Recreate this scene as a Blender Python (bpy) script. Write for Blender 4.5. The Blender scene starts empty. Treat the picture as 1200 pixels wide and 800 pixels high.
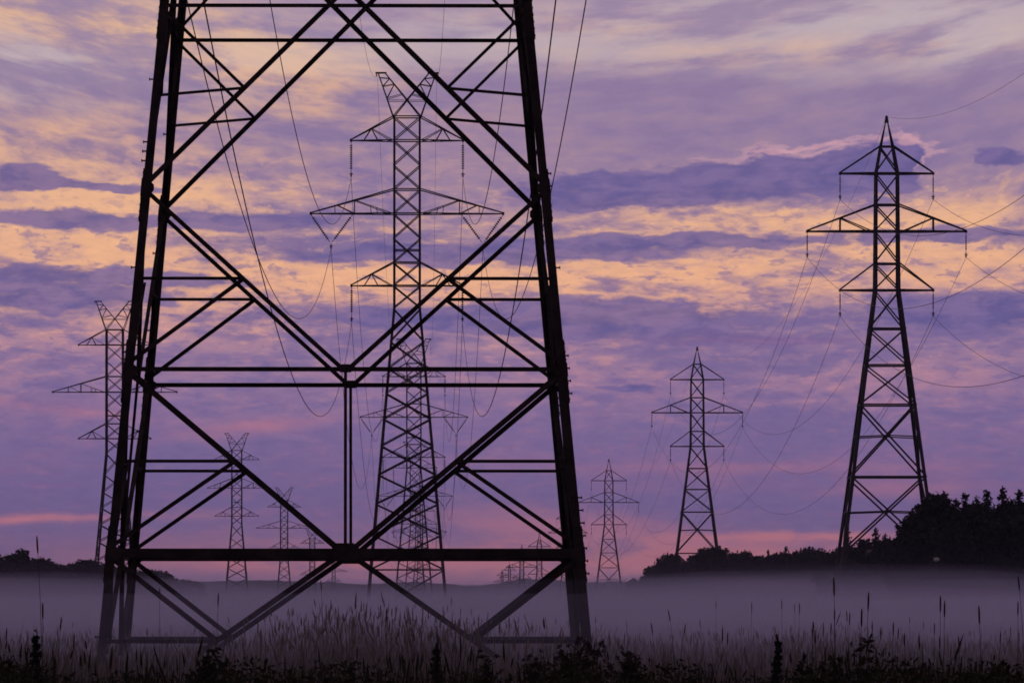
import bpy, math, random
import numpy as np
from mathutils import Vector, Matrix

rnd = random.Random(7)
SC = bpy.context.scene
COL = SC.collection
F = 7000.0          # focal length in photo pixels (1200 wide)
HY = 705.0          # photo row of the horizon
CAMZ = 1.3

# ------------------------------------------------------------------ camera
cd = bpy.data.cameras.new('camera')
cam = bpy.data.objects.new('camera', cd)
COL.objects.link(cam)
cam.location = (0, 0, CAMZ)
cam.rotation_euler = (math.radians(90), 0, 0)
cd.sensor_width = 36.0
cd.lens = 36.0 * F / 1200.0
cd.shift_y = (HY - 400.0) / 1200.0
cd.clip_start = 0.5
cd.clip_end = 30000
SC.camera = cam

# ------------------------------------------------------------------ render settings
SC.view_settings.view_transform = 'Standard'
SC.view_settings.look = 'None'
SC.view_settings.exposure = 0.0
SC.view_settings.gamma = 1.0
SC.view_settings.use_curve_mapping = False
SC.render.engine = 'CYCLES'
cy = SC.cycles
cy.max_bounces = 6
cy.diffuse_bounces = 2
cy.glossy_bounces = 1
cy.volume_bounces = 3
cy.transparent_max_bounces = 48
cy.use_adaptive_sampling = True
cy.adaptive_threshold = 0.02
cy.use_denoising = True
cy.filter_width = 1.7
cy.caustics_reflective = False
cy.caustics_refractive = False


def lin(r, g, b):
    def f(c):
        c /= 255.0
        return c / 12.92 if c <= 0.04045 else ((c + 0.055) / 1.055) ** 2.4
    return (f(r), f(g), f(b), 1.0)


# ------------------------------------------------------------------ world: dusk sky with a broken cloud deck
W = bpy.data.worlds.new('World')
SC.world = W
W.use_nodes = True
nt = W.node_tree
nt.nodes.clear()


class G:
    """little helper for wiring nodes"""
    def __init__(s, t): s.t = t
    def new(s, typ, **kw):
        n = s.t.nodes.new(typ)
        for k, v in kw.items(): setattr(n, k, v)
        return n
    def put(s, sock, v):
        if isinstance(v, bpy.types.NodeSocket): s.t.links.new(v, sock)
        else: sock.default_value = v
    def m(s, op, a, b=0.0, c=None, clamp=False):
        n = s.new('ShaderNodeMath', operation=op, use_clamp=clamp)
        s.put(n.inputs[0], a); s.put(n.inputs[1], b)
        if c is not None: s.put(n.inputs[2], c)
        return n.outputs[0]
    def vec(s, x, y, z=0.0):
        n = s.new('ShaderNodeCombineXYZ')
        s.put(n.inputs[0], x); s.put(n.inputs[1], y); s.put(n.inputs[2], z)
        return n.outputs[0]
    def v(s, op, a, b):
        n = s.new('ShaderNodeVectorMath', operation=op)
        s.put(n.inputs[0], a); s.put(n.inputs[1], b)
        return n.outputs['Value'] if op in ('DOT_PRODUCT', 'LENGTH') else n.outputs[0]
    def noise(s, vec, scale, detail, rough, dist=0.0, dim='2D', out='Fac'):
        n = s.new('ShaderNodeTexNoise', noise_dimensions=dim)
        s.put(n.inputs['Vector'], vec)
        n.inputs['Scale'].default_value = scale
        n.inputs['Detail'].default_value = detail
        n.inputs['Roughness'].default_value = rough
        n.inputs['Distortion'].default_value = dist
        return n.outputs[out]
    def step(s, x, a, b, lo=0.0, hi=1.0):
        n = s.new('ShaderNodeMapRange', interpolation_type='SMOOTHSTEP')
        s.put(n.inputs[0], x)
        for i, q in enumerate((a, b, lo, hi)): s.put(n.inputs[i + 1], q)
        return n.outputs[0]
    def mix(s, f, a, b, blend='MIX'):
        n = s.new('ShaderNodeMix', data_type='RGBA', blend_type=blend)
        s.put(n.inputs[0], f); s.put(n.inputs[6], a); s.put(n.inputs[7], b)
        return n.outputs[2]
    def ramp(s, f, stops, interp='LINEAR'):
        n = s.new('ShaderNodeValToRGB')
        cr = n.color_ramp
        cr.interpolation = interp
        while len(cr.elements) < len(stops): cr.elements.new(0.5)
        for e, (p, c) in zip(cr.elements, stops):
            e.position = p; e.color = c
        s.put(n.inputs[0], f)
        return n.outputs[0]


g = G(nt)
tc = g.new('ShaderNodeTexCoord')
sep = g.new('ShaderNodeSeparateXYZ')
nt.links.new(tc.outputs['Generated'], sep.inputs[0])
dx, dy, dz = sep.outputs
AZ = g.m('ARCTAN2', dx, dy)                         # azimuth from north, radians
EL = g.m('ARCSINE', dz)                             # elevation, radians
U = g.m('MULTIPLY_ADD', AZ, F / 100.0, 6.0)         # azimuth in 1/70 radian
V = g.m('MULTIPLY_ADD', EL, -F / 100.0, HY / 100)   # the same, measured down
UV = g.vec(U, V)

# base colour by elevation
BASE = [(0, (164, 141, 168)), (55, (160, 138, 167)), (100, (149, 127, 162)), (160, (147, 125, 161)),
        (225, (150, 126, 161)), (300, (162, 132, 158)), (370, (148, 120, 158)), (440, (144, 117, 157)),
        (500, (129, 107, 154)), (560, (118, 100, 149)), (610, (118, 100, 148)), (640, (127, 102, 146)),
        (664, (137, 105, 143)), (690, (122, 100, 140)), (730, (114, 94, 135))]
lo_, hi_ = 0.0, 7.5
base = g.ramp(g.m('DIVIDE', V, 7.5), [(p / 750.0, lin(*c)) for p, c in BASE], 'B_SPLINE')

warpc = g.noise(g.v('MULTIPLY', UV, (1.3, 3.2, 0)), 1.0, 5.0, 0.55, 0.0, out='Color')
warp = g.v('SUBTRACT', warpc, (0.5, 0.5, 0.5))
UVw = g.v('ADD', UV, g.v('MULTIPLY', warp, (0.75, 0.24, 0)))
UVs = g.v('ADD', UV, g.v('MULTIPLY', warp, (0.35, 0.08, 0)))

# high cirrus fans out: streaks sink to the right on the left side and rise on the right side
du = g.m('SUBTRACT', U, 6.0)
fan = g.m('MULTIPLY', g.m('MULTIPLY', g.m('MULTIPLY', du, du), 0.020), g.step(V, 3.4, 0.6))
UVs = g.v('ADD', UVs, g.vec(0.0, fan))

# streaky and cellular cloud textures, flattened as seen from far below
streak = g.noise(g.v('MULTIPLY', UVs, (0.40, 2.3, 0)), 1.0, 6.0, 0.54, 0.0)
cells = g.noise(g.v('MULTIPLY', g.v('ADD', UVs, (13.1, 4.7, 0)), (1.7, 5.6, 0)), 1.0, 6.0, 0.58, 0.0)
tex = g.m('MULTIPLY_ADD', cells, 0.42, g.m('MULTIPLY', streak, 0.58))


def ell(src, x, y, rx, ry, tilt=0.0):
    """smooth elliptical field round a sky point, 1 at its middle and 0 at twice its radius"""
    d = g.v('SUBTRACT', src, (x / 100, y / 100, 0))
    if tilt:
        s2 = g.new('ShaderNodeSeparateXYZ'); nt.links.new(d, s2.inputs[0])
        d = g.vec(s2.outputs[0], g.m('MULTIPLY_ADD', s2.outputs[0], -tilt, s2.outputs[1]))
    d = g.v('MULTIPLY', d, (100.0 / rx, 100.0 / ry, 0))
    q = g.v('DOT_PRODUCT', d, d)
    return g.m('POWER', 2.0, g.m('MULTIPLY', q, -1.0))


def field(src, lst):
    tot = None
    for e in lst:
        w = e[5] if len(e) > 5 else 1.0
        t_ = e[4] if len(e) > 4 else 0.0
        f_ = ell(src, *e[:4], t_)
        if w != 1.0: f_ = g.m('MULTIPLY', f_, w)
        tot = f_ if tot is None else g.m('ADD', tot, f_)
    return tot


# parts of the deck that catch the afterglow
glow = field(UV, [(90, 300, 260, 95), (420, 335, 190, 38, 0, .8), (960, 312, 400, 44, -.02, .92), (690, 345, 120, 45, 0, .7),
                  (1120, 252, 190, 38, -.04, .55), (820, 250, 150, 20, .03, .6), (90, 26, 210, 30, .12, 1.0), (320, 92, 130, 40, .2, .85), (960, 62, 260, 16, -.04, .45), (690, 30, 120, 18, .05, .4), (640, 190, 900, 500, 0, .10),
                  (900, 440, 420, 45, 0, .35), (60, 190, 160, 60, 0, .7)])
lit = g.step(g.m('MULTIPLY_ADD', glow, 0.17, tex), 0.45, 0.82)
lit = g.m('MULTIPLY', lit, g.m('MINIMUM', g.m('MULTIPLY_ADD', glow, 1.15, 0.10), 1.0))
litcol = g.ramp(g.m('DIVIDE', V, 7.5), [(0.0, lin(238, 190, 148)), (0.13, lin(232, 180, 144)), (0.30, lin(238, 184, 148)),
                                       (0.46, lin(243, 180, 138)), (0.56, lin(206, 148, 158)), (0.70, lin(176, 120, 152)),
                                       (0.90, lin(208, 120, 128))], 'B_SPLINE')
col = g.mix(g.m('MULTIPLY', lit, 1.0), base, litcol)

# crisp flecks of thinner cloud with bright rims
fleck = g.noise(g.v('MULTIPLY', g.v('ADD', UVs, (7.7, 2.9, 0)), (3.0, 9.5, 0)), 1.0, 5.0, 0.60, 0.0)
fl = g.m('MULTIPLY', g.step(fleck, 0.55, 0.66), g.m('MINIMUM', g.m('MULTIPLY_ADD', glow, 0.75, 0.06), 0.8))
fl = g.m('MULTIPLY', fl, g.step(V, 1.4, 2.4))
col = g.mix(fl, col, litcol)
fd = g.m('MULTIPLY', g.step(fleck, 0.45, 0.34), g.step(V, 1.8, 3.0, 0.0, 0.55))
col = g.mix(g.m('MULTIPLY', fd, g.step(V, 6.4, 4.8)), col, lin(120, 103, 153))

# pale high veil at the top
veil = field(UV, [(60, 80, 200, 34, 0, .9), (1000, 24, 380, 30, -.03, .75), (1150, 66, 140, 22, -.06, .55), (480, 60, 140, 35, 0, .35), (760, 75, 160, 18, .1, .3)])
veil = g.m('MULTIPLY', veil, g.step(streak, 0.38, 0.62, 0.12, 0.9))
col = g.mix(veil, col, lin(204, 188, 190))

# general darker cloud cover breaking the deck up
dk = g.step(tex, 0.52, 0.36)
dk = g.m('MULTIPLY', dk, g.step(V, 1.2, 3.0, 0.25, 0.75))
dk = g.m('MULTIPLY', dk, g.step(V, 5.2, 6.6, 1.0, 0.35))
col = g.mix(g.m('MULTIPLY', dk, 0.8), col, lin(116, 100, 151))

# separate dark cloud banks
BANK = [(930, 204, 125, 22, -.06), (1040, 196, 40, 29, 0), (770, 228, 120, 17, -.05), (685, 222, 60, 15, 0), (30, 206, 30, 17, 0, .95), (10, 219, 55, 9, 0, .7), (120, 221, 80, 5, 0, .8), (75, 258, 75, 12, .05),
        (290, 258, 110, 13), (780, 284, 190, 9), (1172, 188, 40, 10), (1112, 196, 20, 34, 0, -.9), (740, 372, 140, 22), (1140, 368, 140, 26), (640, 300, 160, 9, 0, .7),
        (1120, 276, 110, 8), (40, 322, 120, 11), (70, 352, 130, 14), (735, 455, 42, 5), (520, 375, 150, 15), (450, 300, 150, 10, 0, .8), (250, 330, 80, 9, 0, .7), (900, 400, 120, 8, 0, .6)]
bf = field(UVw, BANK)
bf = g.m('MULTIPLY_ADD', g.m('SUBTRACT', cells, 0.5), 1.25, bf)
bank = g.step(bf, 0.36, 0.70)
bank2 = g.step(g.m('MULTIPLY_ADD', g.m('SUBTRACT', cells, 0.5), 1.1, field(g.v('ADD', UVw, (0.0, 0.075, 0)), [BANK[0], BANK[1]])), 0.42, 0.60)
bcol = g.mix(g.step(cells, 0.35, 0.65), lin(97, 89, 146), lin(119, 103, 156))
rim = g.m('MULTIPLY', bank2, g.m('SUBTRACT', 1.0, bank))
col = g.mix(g.m('MULTIPLY', rim, 0.5), col, lin(214, 164, 176))
col = g.mix(g.m('MULTIPLY', bank, 0.86), col, bcol)
puff = field(UVw, [(1066, 164, 20, 7), (955, 173, 34, 4, -.1, .8), (905, 181, 36, 3, -.1, .6)])
puff = g.step(g.m('MULTIPLY_ADD', g.m('SUBTRACT', cells, 0.5), 0.9, puff), 0.40, 0.75)
col = g.mix(g.m('MULTIPLY', puff, 0.5), col, lin(222, 168, 176))

# fine ripples all over the deck
fine = g.noise(g.v('MULTIPLY', g.v('ADD', UVs, (3.3, 8.1, 0)), (4.6, 16.0, 0)), 1.0, 5.0, 0.6, 0.0)
rip = g.m('MULTIPLY_ADD', g.m('SUBTRACT', fine, 0.5), g.step(V, 1.6, 3.0, 0.10, 0.30), 1.0)
col = g.mix(1.0, col, g.vec(rip, rip, g.m('MULTIPLY_ADD', rip, 0.5, 0.5)), 'MULTIPLY')

# thin salmon streaks low down
low = field(g.v('ADD', UV, g.v('MULTIPLY', warp, (0.3, 0.10, 0))),
            [(40, 607, 140, 4.5, -.02), (960, 629, 130, 4.5, 0), (1000, 572, 200, 8, 0, .35), (570, 652, 260, 22, 0, .85), (820, 655, 230, 18, 0, .8),
             (310, 655, 130, 10, 0, .85), (900, 548, 200, 7, 0, .3), (300, 500, 60, 6, -.1, .5), (80, 480, 80, 6, .1, .45), (880, 400, 90, 5, 0, .3),
             (640, 610, 120, 14, 0, .5), (1100, 655, 200, 8, 0, .5)])
low = g.m('MULTIPLY', low, g.step(tex, 0.36, 0.56, 0.25, 1.0), clamp=True)
col = g.mix(g.m('MULTIPLY', low, 0.85), col, lin(203, 126, 138))

# away from the afterglow and overhead the deck is darker; a clear Nishita dusk sky shows through it there
sky = g.new('ShaderNodeTexSky', sky_type='NISHITA')
sky.sun_disc = False
sky.sun_elevation = math.radians(1.5)
sky.sun_rotation = math.radians(-20)
sky.altitude = 200
away = g.step(dy, -0.6, 0.95, 0.42, 1.0)
up = g.step(EL, 0.12, 0.9, 1.0, 0.55)
colw = g.mix(1.0, col, g.vec(g.m('MULTIPLY', away, up), g.m('MULTIPLY', away, up), g.m('MULTIPLY', away, up)), 'MULTIPLY')
bgc = g.new('ShaderNodeBackground'); g.put(bgc.inputs[0], colw); bgc.inputs[1].default_value = 1.0
bgs = g.new('ShaderNodeBackground'); g.put(bgs.inputs[0], sky.outputs[0]); bgs.inputs[1].default_value = 0.05
mx = g.new('ShaderNodeMixShader')
g.put(mx.inputs[0], g.step(EL, 0.14, 0.6, 0.0, 0.35))
nt.links.new(bgc.outputs[0], mx.inputs[1]); nt.links.new(bgs.outputs[0], mx.inputs[2])
wo = g.new('ShaderNodeOutputWorld')
nt.links.new(mx.outputs[0], wo.inputs[0])

# the sun has all but set behind the clouds, ahead and to the left
sl = bpy.data.lights.new('sun', 'SUN')
sl.energy = 0.04
sl.angle = math.radians(12)
sl.color = (1.0, 0.72, 0.55)
so = bpy.data.objects.new('sun', sl)
COL.objects.link(so)
so.rotation_euler = (math.radians(-88.5), 0, math.radians(20))

# ------------------------------------------------------------------ helpers


class MB:
    def __init__(s): s.v = []; s.f = []
    def add(s, vs, fs):
        b = len(s.v)
        s.v.extend([tuple(p) for p in vs])
        s.f.extend([tuple(i + b for i in q) for q in fs])
    def loft(s, rings, cap=True):
        n = len(rings[0]); vs = [p for r in rings for p in r]; fs = []
        for k in range(len(rings) - 1):
            for i in range(n):
                j = (i + 1) % n
                fs.append((k * n + i, k * n + j, (k + 1) * n + j, (k + 1) * n + i))
        if cap:
            fs.append(tuple(reversed(range(n)))); fs.append(tuple((len(rings) - 1) * n + i for i in range(n)))
        s.add(vs, fs)
    def angle(s, p0, p1, w, nrm, t=None, off=0.0):
        """steel angle section from p0 to p1, one flange in the plane with normal nrm"""
        p0 = Vector(p0); p1 = Vector(p1); d = (p1 - p0)
        if d.length < 1e-6: return
        d.normalize(); n = Vector(nrm); n = n - d * n.dot(d)
        if n.length < 1e-6: n = d.orthogonal()
        n.normalize(); q = d.cross(n)
        t = t or max(0.012, w * 0.14)
        prof = [(-w / 2, 0), (w / 2, 0), (w / 2, -t), (-w / 2 + t, -t), (-w / 2 + t, -w * .9), (-w / 2, -w * .9)]
        s.loft([[p + q * a + n * (b + off) for a, b in prof] for p in (p0, p1)])
    def bar(s, p0, p1, r, n=6, r1=None):
        p0 = Vector(p0); p1 = Vector(p1); d = (p1 - p0)
        if d.length < 1e-6: return
        d.normalize(); a = d.orthogonal().normalized(); b = d.cross(a); r1 = r if r1 is None else r1
        s.loft([[p + (a * math.cos(2 * math.pi * i / n) + b * math.sin(2 * math.pi * i / n)) * rr for i in range(n)] for p, rr in ((p0, r), (p1, r1))])
    def tube(s, pts, rad, n=5):
        pts = [Vector(p) for p in pts]; rings = []; a = None
        for i, p in enumerate(pts):
            d = (pts[min(i + 1, len(pts) - 1)] - pts[max(i - 1, 0)]).normalized()
            if a is None: a = d.orthogonal().normalized()
            a = (a - d * a.dot(d)).normalized(); b = d.cross(a)
            r = rad[i] if isinstance(rad, (list, tuple)) else rad
            rings.append([p + (a * math.cos(2 * math.pi * k / n) + b * math.sin(2 * math.pi * k / n)) * r for k in range(n)])
        s.loft(rings)
    def box(s, c, h, rot=None):
        vs = [Vector((sx * h[0], sy * h[1], sz * h[2])) for sz in (-1, 1) for sy in (-1, 1) for sx in (-1, 1)]
        if rot: vs = [rot @ p for p in vs]
        s.add([p + Vector(c) for p in vs], [(0, 2, 3, 1), (4, 5, 7, 6), (0, 1, 5, 4), (2, 6, 7, 3), (0, 4, 6, 2), (1, 3, 7, 5)])
    def plate(s, pts, nrm, t):
        n = Vector(nrm).normalized()
        s.loft([[Vector(p) + n * k for p in pts] for k in (-t / 2, t / 2)])
    def mesh(s, name):
        me = bpy.data.meshes.new(name)
        me.from_pydata(s.v, [], s.f); me.update()
        return me
    def build(s, name, mat, parent=None):
        me = s.mesh(name)
        me.materials.append(mat)
        return link(name, me, parent)


def link(name, data, parent=None):
    o = bpy.data.objects.new(name, data)
    COL.objects.link(o)
    if parent: o.parent = parent
    return o


def tag(o, label=None, cat=None, group=None, kind=None):
    if label: o['label'] = label
    if cat: o['category'] = cat
    if group: o['group'] = group
    if kind: o['kind'] = kind
    return o


def thing(name, label, cat, loc=(0, 0, 0), rz=0.0, group=None):
    o = link(name, None)
    o.location = loc; o.rotation_euler = (0, 0, rz)
    return tag(o, label, cat, group)


def dup(root, loc, rz, label, scale=None, group=None):
    r = root.copy(); COL.objects.link(r)
    r.location = loc; r.rotation_euler = (0, 0, rz); r['label'] = label
    if group: r['group'] = group
    if scale is not None: r.scale = scale if isinstance(scale, tuple) else (scale,) * 3
    for ch in root.children:
        c = ch.copy(); COL.objects.link(c); c.parent = r
        for gc in ch.children:
            q = gc.copy(); COL.objects.link(q); q.parent = c
    return r


def raw_mesh(name, verts, faces_quads, faces_tris, mat):
    """fast mesh from numpy arrays"""
    me = bpy.data.meshes.new(name)
    nq, nt_ = len(faces_quads), len(faces_tris)
    me.vertices.add(len(verts)); me.vertices.foreach_set('co', np.asarray(verts, np.float32).ravel())
    loops = np.concatenate([np.asarray(faces_quads, np.int32).ravel(), np.asarray(faces_tris, np.int32).ravel()]).astype(np.int32)
    me.loops.add(len(loops)); me.loops.foreach_set('vertex_index', loops)
    start = np.concatenate([np.arange(nq) * 4, nq * 4 + np.arange(nt_) * 3]).astype(np.int32)
    me.polygons.add(nq + nt_); me.polygons.foreach_set('loop_start', start)
    me.update(calc_edges=True); me.validate()
    me.materials.append(mat)
    return me


def mat_basic(name, c1, c2, scale, rough=0.7, metal=0.0, spec=0.3, bump=0.0, island=0.0):
    m = bpy.data.materials.new(name); m.use_nodes = True
    t = m.node_tree; q = G(t); b = t.nodes['Principled BSDF']
    co = q.new('ShaderNodeTexCoord')
    n = q.noise(co.outputs['Object'], scale, 5.0, 0.6, 0.2, dim='3D')
    f = q.step(n, 0.35, 0.65)
    if island:
        gi = q.new('ShaderNodeNewGeometry')
        f = q.m('ADD', q.m('MULTIPLY', f, 1 - island), q.m('MULTIPLY', gi.outputs['Random Per Island'], island))
    c = q.mix(f, (*c1, 1), (*c2, 1))
    t.links.new(c, b.inputs['Base Color'])
    b.inputs['Roughness'].default_value = rough
    b.inputs['Metallic'].default_value = metal
    b.inputs['Specular IOR Level'].default_value = spec
    if bump:
        bp = q.new('ShaderNodeBump'); bp.inputs['Strength'].default_value = bump
        t.links.new(n, bp.inputs['Height']); t.links.new(bp.outputs[0], b.inputs['Normal'])
    return m


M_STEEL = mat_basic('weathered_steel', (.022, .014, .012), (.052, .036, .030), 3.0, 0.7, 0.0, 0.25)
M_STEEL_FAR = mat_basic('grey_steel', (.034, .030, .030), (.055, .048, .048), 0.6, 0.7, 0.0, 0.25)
M_INS = mat_basic('brown_porcelain', (.03, .018, .014), (.05, .03, .02), 4.0, 0.35, 0, .5)
M_WIRE = mat_basic('aluminium_wire', (.06, .055, .055), (.09, .08, .08), 0.5, 0.6)
M_CONC = mat_basic('concrete', (.16, .15, .14), (.26, .25, .23), 2.0, 0.9, bump=.2)
M_GROUND = mat_basic('meadow_soil', (.022, .022, .012), (.050, .048, .024), 0.5, 0.95, bump=.3)
M_HILL = mat_basic('wooded_hill', (.020, .026, .020), (.045, .050, .036), 0.03, 0.95)
M_GRASS = mat_basic('dry_grass', (.150, .125, .105), (.340, .285, .235), 0.4, 0.85, island=.6)
M_HEAD = mat_basic('seed_head', (.030, .020, .014), (.060, .038, .026), 8.0, 0.9, island=.5)
M_STALK = mat_basic('stalk', (.035, .030, .018), (.070, .055, .032), 4.0, 0.85)
M_WEED = mat_basic('weed_leaf', (.014, .015, .005), (.044, .040, .010), 1.2, 0.8, island=.55)
M_LEAF = mat_basic('tree_leaf', (.010, .013, .007), (.026, .032, .015), 0.5, 0.85, island=.5)
M_NEEDLE = mat_basic('spruce_needle', (.007, .011, .007), (.018, .024, .013), 0.6, 0.85, island=.5)
M_BARK = mat_basic('bark', (.030, .024, .018), (.060, .048, .036), 3.0, 0.95)
M_PALE = mat_basic('pale_enamel', (.55, .55, .53), (.70, .70, .68), 5.0, 0.5)


def vol(name, dens, color, g_=0.0):
    m = bpy.data.materials.new(name); m.use_nodes = True
    t = m.node_tree; t.nodes.clear()
    p = t.nodes.new('ShaderNodeVolumePrincipled')
    p.inputs['Color'].default_value = (*color, 1)
    p.inputs['Density'].default_value = dens
    p.inputs['Anisotropy'].default_value = g_
    o = t.nodes.new('ShaderNodeOutputMaterial')
    t.links.new(p.outputs[0], o.inputs['Volume'])
    return m


# ------------------------------------------------------------------ ground, hills
def grid_ground():
    xs = np.unique(np.concatenate([np.linspace(-7000, 7000, 29), np.linspace(-200, 200, 41)]))
    ys = np.unique(np.concatenate([np.linspace(-250, 7000, 30), np.linspace(0, 300, 61)]))
    X, Y = np.meshgrid(xs, ys, indexing='ij')
    near = np.clip((400 - np.hypot(X, Y)) / 200, 0, 1)
    Z = near * (0.035 * np.sin(X * .9 + 1.3 * np.sin(Y * .35)) + 0.03 * np.sin(Y * .61 + X * .23)) - 0.05
    nx, ny = X.shape
    idx = np.arange(nx * ny).reshape(nx, ny)
    q = np.stack([idx[:-1, :-1], idx[1:, :-1], idx[1:, 1:], idx[:-1, 1:]], -1).reshape(-1, 4)
    return raw_mesh('ground', np.stack([X, Y, Z], -1).reshape(-1, 3), q, np.zeros((0, 3)), M_GROUND)


tag(link('ground', grid_ground()), 'flat misty meadow ground running to the far hills', 'ground', kind='structure')


def ridge(name, dist, prof, thick, rough, seed):
    """a wooded ridge: prof = list of (photo column, photo row of the crest)"""
    r = np.random.RandomState(seed)
    px = np.array([p[0] for p in prof], float); pz = np.array([CAMZ + (HY - p[1]) * dist / F for p in prof])
    X = np.linspace((px[0] - 600) * dist / F, (px[-1] - 600) * dist / F, 1400)
    z = np.interp(X, (px - 600) * dist / F, pz)
    nz = np.zeros_like(X)
    for wl, a in ((160, .9), (60, .7), (25, .6), (11, .5), (6, .45)):
        k = r.uniform(-1, 1, int((X[-1] - X[0]) / wl) + 3)
        nz += a * np.interp((X - X[0]) / wl, np.arange(len(k)), k)
    z = z + rough * nz
    rows = [(-thick, 0 * z - 1), (-thick * .5, z * .55), (-thick * .12, z * .93), (0, z), (thick * .4, z * .85), (thick, 0 * z - 1)]
    V_ = np.stack([np.stack([X, np.full_like(X, dist + a), b], -1) for a, b in rows], 0)
    n = len(X); idx = np.arange(len(rows) * n).reshape(len(rows), n)
    q = np.stack([idx[:-1, :-1], idx[:-1, 1:], idx[1:, 1:], idx[1:, :-1]], -1).reshape(-1, 4)
    return raw_mesh(name, V_.reshape(-1, 3), q, np.zeros((0, 3)), M_HILL)


tag(link('hills', ridge('hills', 6300, [(-2500, 672), (-700, 676), (0, 679), (230, 681), (300, 680), (430, 683), (470, 681), (530, 684), (556, 686),
                                         (585, 682), (610, 677), (650, 678), (690, 682), (740, 681), (850, 684), (1200, 678), (1900, 674), (3700, 672)],
                                180, 1.0, 5)), 'low wooded hills on the hazy horizon', 'hills', kind='structure')

# ------------------------------------------------------------------ lattice towers


def interp(tab, z):
    for (z0, h0), (z1, h1) in zip(tab, tab[1:]):
        if z <= z1: return h0 + (h1 - h0) * (z - z0) / (z1 - z0)
    return tab[-1][1]


def rot4(k, x, y, z):
    c, s = ((1, 0), (0, 1), (-1, 0), (0, -1))[k]
    return Vector((c * x - s * y, s * x + c * y, z))


def nrm4(k): return rot4(k, 0, -1, 0)


def leg_mesh(tab, sx, sy, zs, wfun, drop=0.0):
    mb = MB()
    rings = []
    for z in zs:
        h = interp(tab, z); w = wfun(z); t = max(.016, w * .13)
        prof = [(0, 0), (-sx * w, 0), (-sx * w, -sy * t), (-sx * t, -sy * t), (-sx * t, -sy * w), (0, -sy * w)]
        rings.append([Vector((sx * h + a, sy * h + b, z - drop)) for a, b in prof])
    mb.loft(rings)
    return mb


def insulator(p0, p1, r=0.16, pitch=0.21):
    """a string of porcelain discs from p0 down to p1, with end fittings"""
    mb = MB(); p0 = Vector(p0); p1 = Vector(p1); L = (p1 - p0).length; d = (p1 - p0) / L
    mb.bar(p0, p1, .03, 6)
    n = int((L - .5) / pitch)
    for i in range(n):
        a = p0 + d * (.3 + i * pitch)
        mb.bar(a, a + d * .09, .05, 8, r); mb.bar(a + d * .091, a + d * .14, r, 8, .05)
    return mb


def clamp_mesh(p):
    mb = MB()
    mb.box(p, (.07, .42, .06)); mb.bar(Vector(p) + Vector((0, 0, .05)), Vector(p) + Vector((0, 0, .4)), .05, 6)
    mb.box(Vector(p) + Vector((0, 0, .18)), (.16, .05, .05))
    return mb


TAB_A = [(0, 3.88), (28.6, 1.30), (46.4, 1.28)]


def arm_A(s, z_lo, z_up, L, w, vstrut=None):
    """tapered lattice cross arm: two bottom chords and two top chords meeting at the tip"""
    mb = MB()
    h = 1.29
    for q in (-1, 1):
        n = (0, q, 0)
        lo0 = Vector((s * h, q * h, z_lo)); up0 = Vector((s * h, q * h, z_up)); tip = Vector((s * L, q * .12, z_lo)); tipu = tip + Vector((0, 0, .10))
        mb.angle(lo0, tip, w, n, off=.004); mb.angle(up0, tipu, w, n, off=-.012)
        P = lambda a: lo0.lerp(tip, a)
        Q = lambda a: up0.lerp(tipu, a)
        if vstrut:
            f = vstrut
            mb.angle(P(f), Q(f), w * .8, n, off=.02)
            mb.angle(Q(f), P(.02), w * .7, n, off=-.02)
            for a in (.30, .42): mb.angle(P(f * a * 1.35), Q(f).lerp(P(.02), 1 - a * 1.35), w * .55, n, off=.01)
            mb.angle(P(f), Q(f + (1 - f) * .4), w * .6, n, off=.03); mb.angle(P(f + (1 - f) * .45), Q(f + (1 - f) * .45), w * .55, n, off=.01)
        else:
            mb.angle(Q(.52), P(.70), w * .6, n, off=.02); mb.angle(Q(.52), P(.36), w * .6, n, off=.03); mb.angle(Q(.52), P(.02), w * .65, n, off=.012)
    for a, b in ((0.02, .25), (.25, .5), (.5, .75)):   # plan bracing between the two bottom chords
        y0, y1 = h + (.12 - h) * a, h + (.12 - h) * b; x0, x1 = s * (h + (L - h) * a), s * (h + (L - h) * b)
        mb.angle((x0, -y0, z_lo - .02), (x1, y1, z_lo - .02), w * .55, (0, 0, 1))
        mb.angle((x1, -y1, z_lo - .03), (x1, y1, z_lo - .03), w * .5, (0, 0, 1))
    mb.box((s * (L + .02), 0, z_lo + .02), (.10, .2, .14))
    return mb


def horn_A(s, w):
    mb = MB(); h = 1.28; zb, zt = 46.4, 50.45
    for q in (-1, 1):
        n = (0, q, 0)
        o0, o1 = Vector((s * h, q * h, zb)), Vector((s * 2.68, q * .14, zt))
        i0, i1 = Vector((-s * h, q * h, zb)), Vector((s * 2.02, q * .14, zt))
        mb.angle(o0, o1, w, n, off=.004 * s); mb.angle(i0, i1, w, n, off=.03 * s)
        for a, b in ((.42, .52), (.42, .75), (.70, .75), (.70, .88), (.9, .88)):
            mb.angle(o0.lerp(o1, a), i0.lerp(i1, b), w * .6, n, off=.016)
        mb.angle(o0.lerp(o1, .37), Vector((0, q * (h - .4), zb + 1.5)), w * .5, n, off=-.014 * s)
    mb.box((s * 2.42, 0, zt + .04), (.52, .2, .07))
    mb.bar((s * 2.85, 0, zt - .3), (s * 2.85, 0, zt), .05, 6)
    return mb


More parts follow.
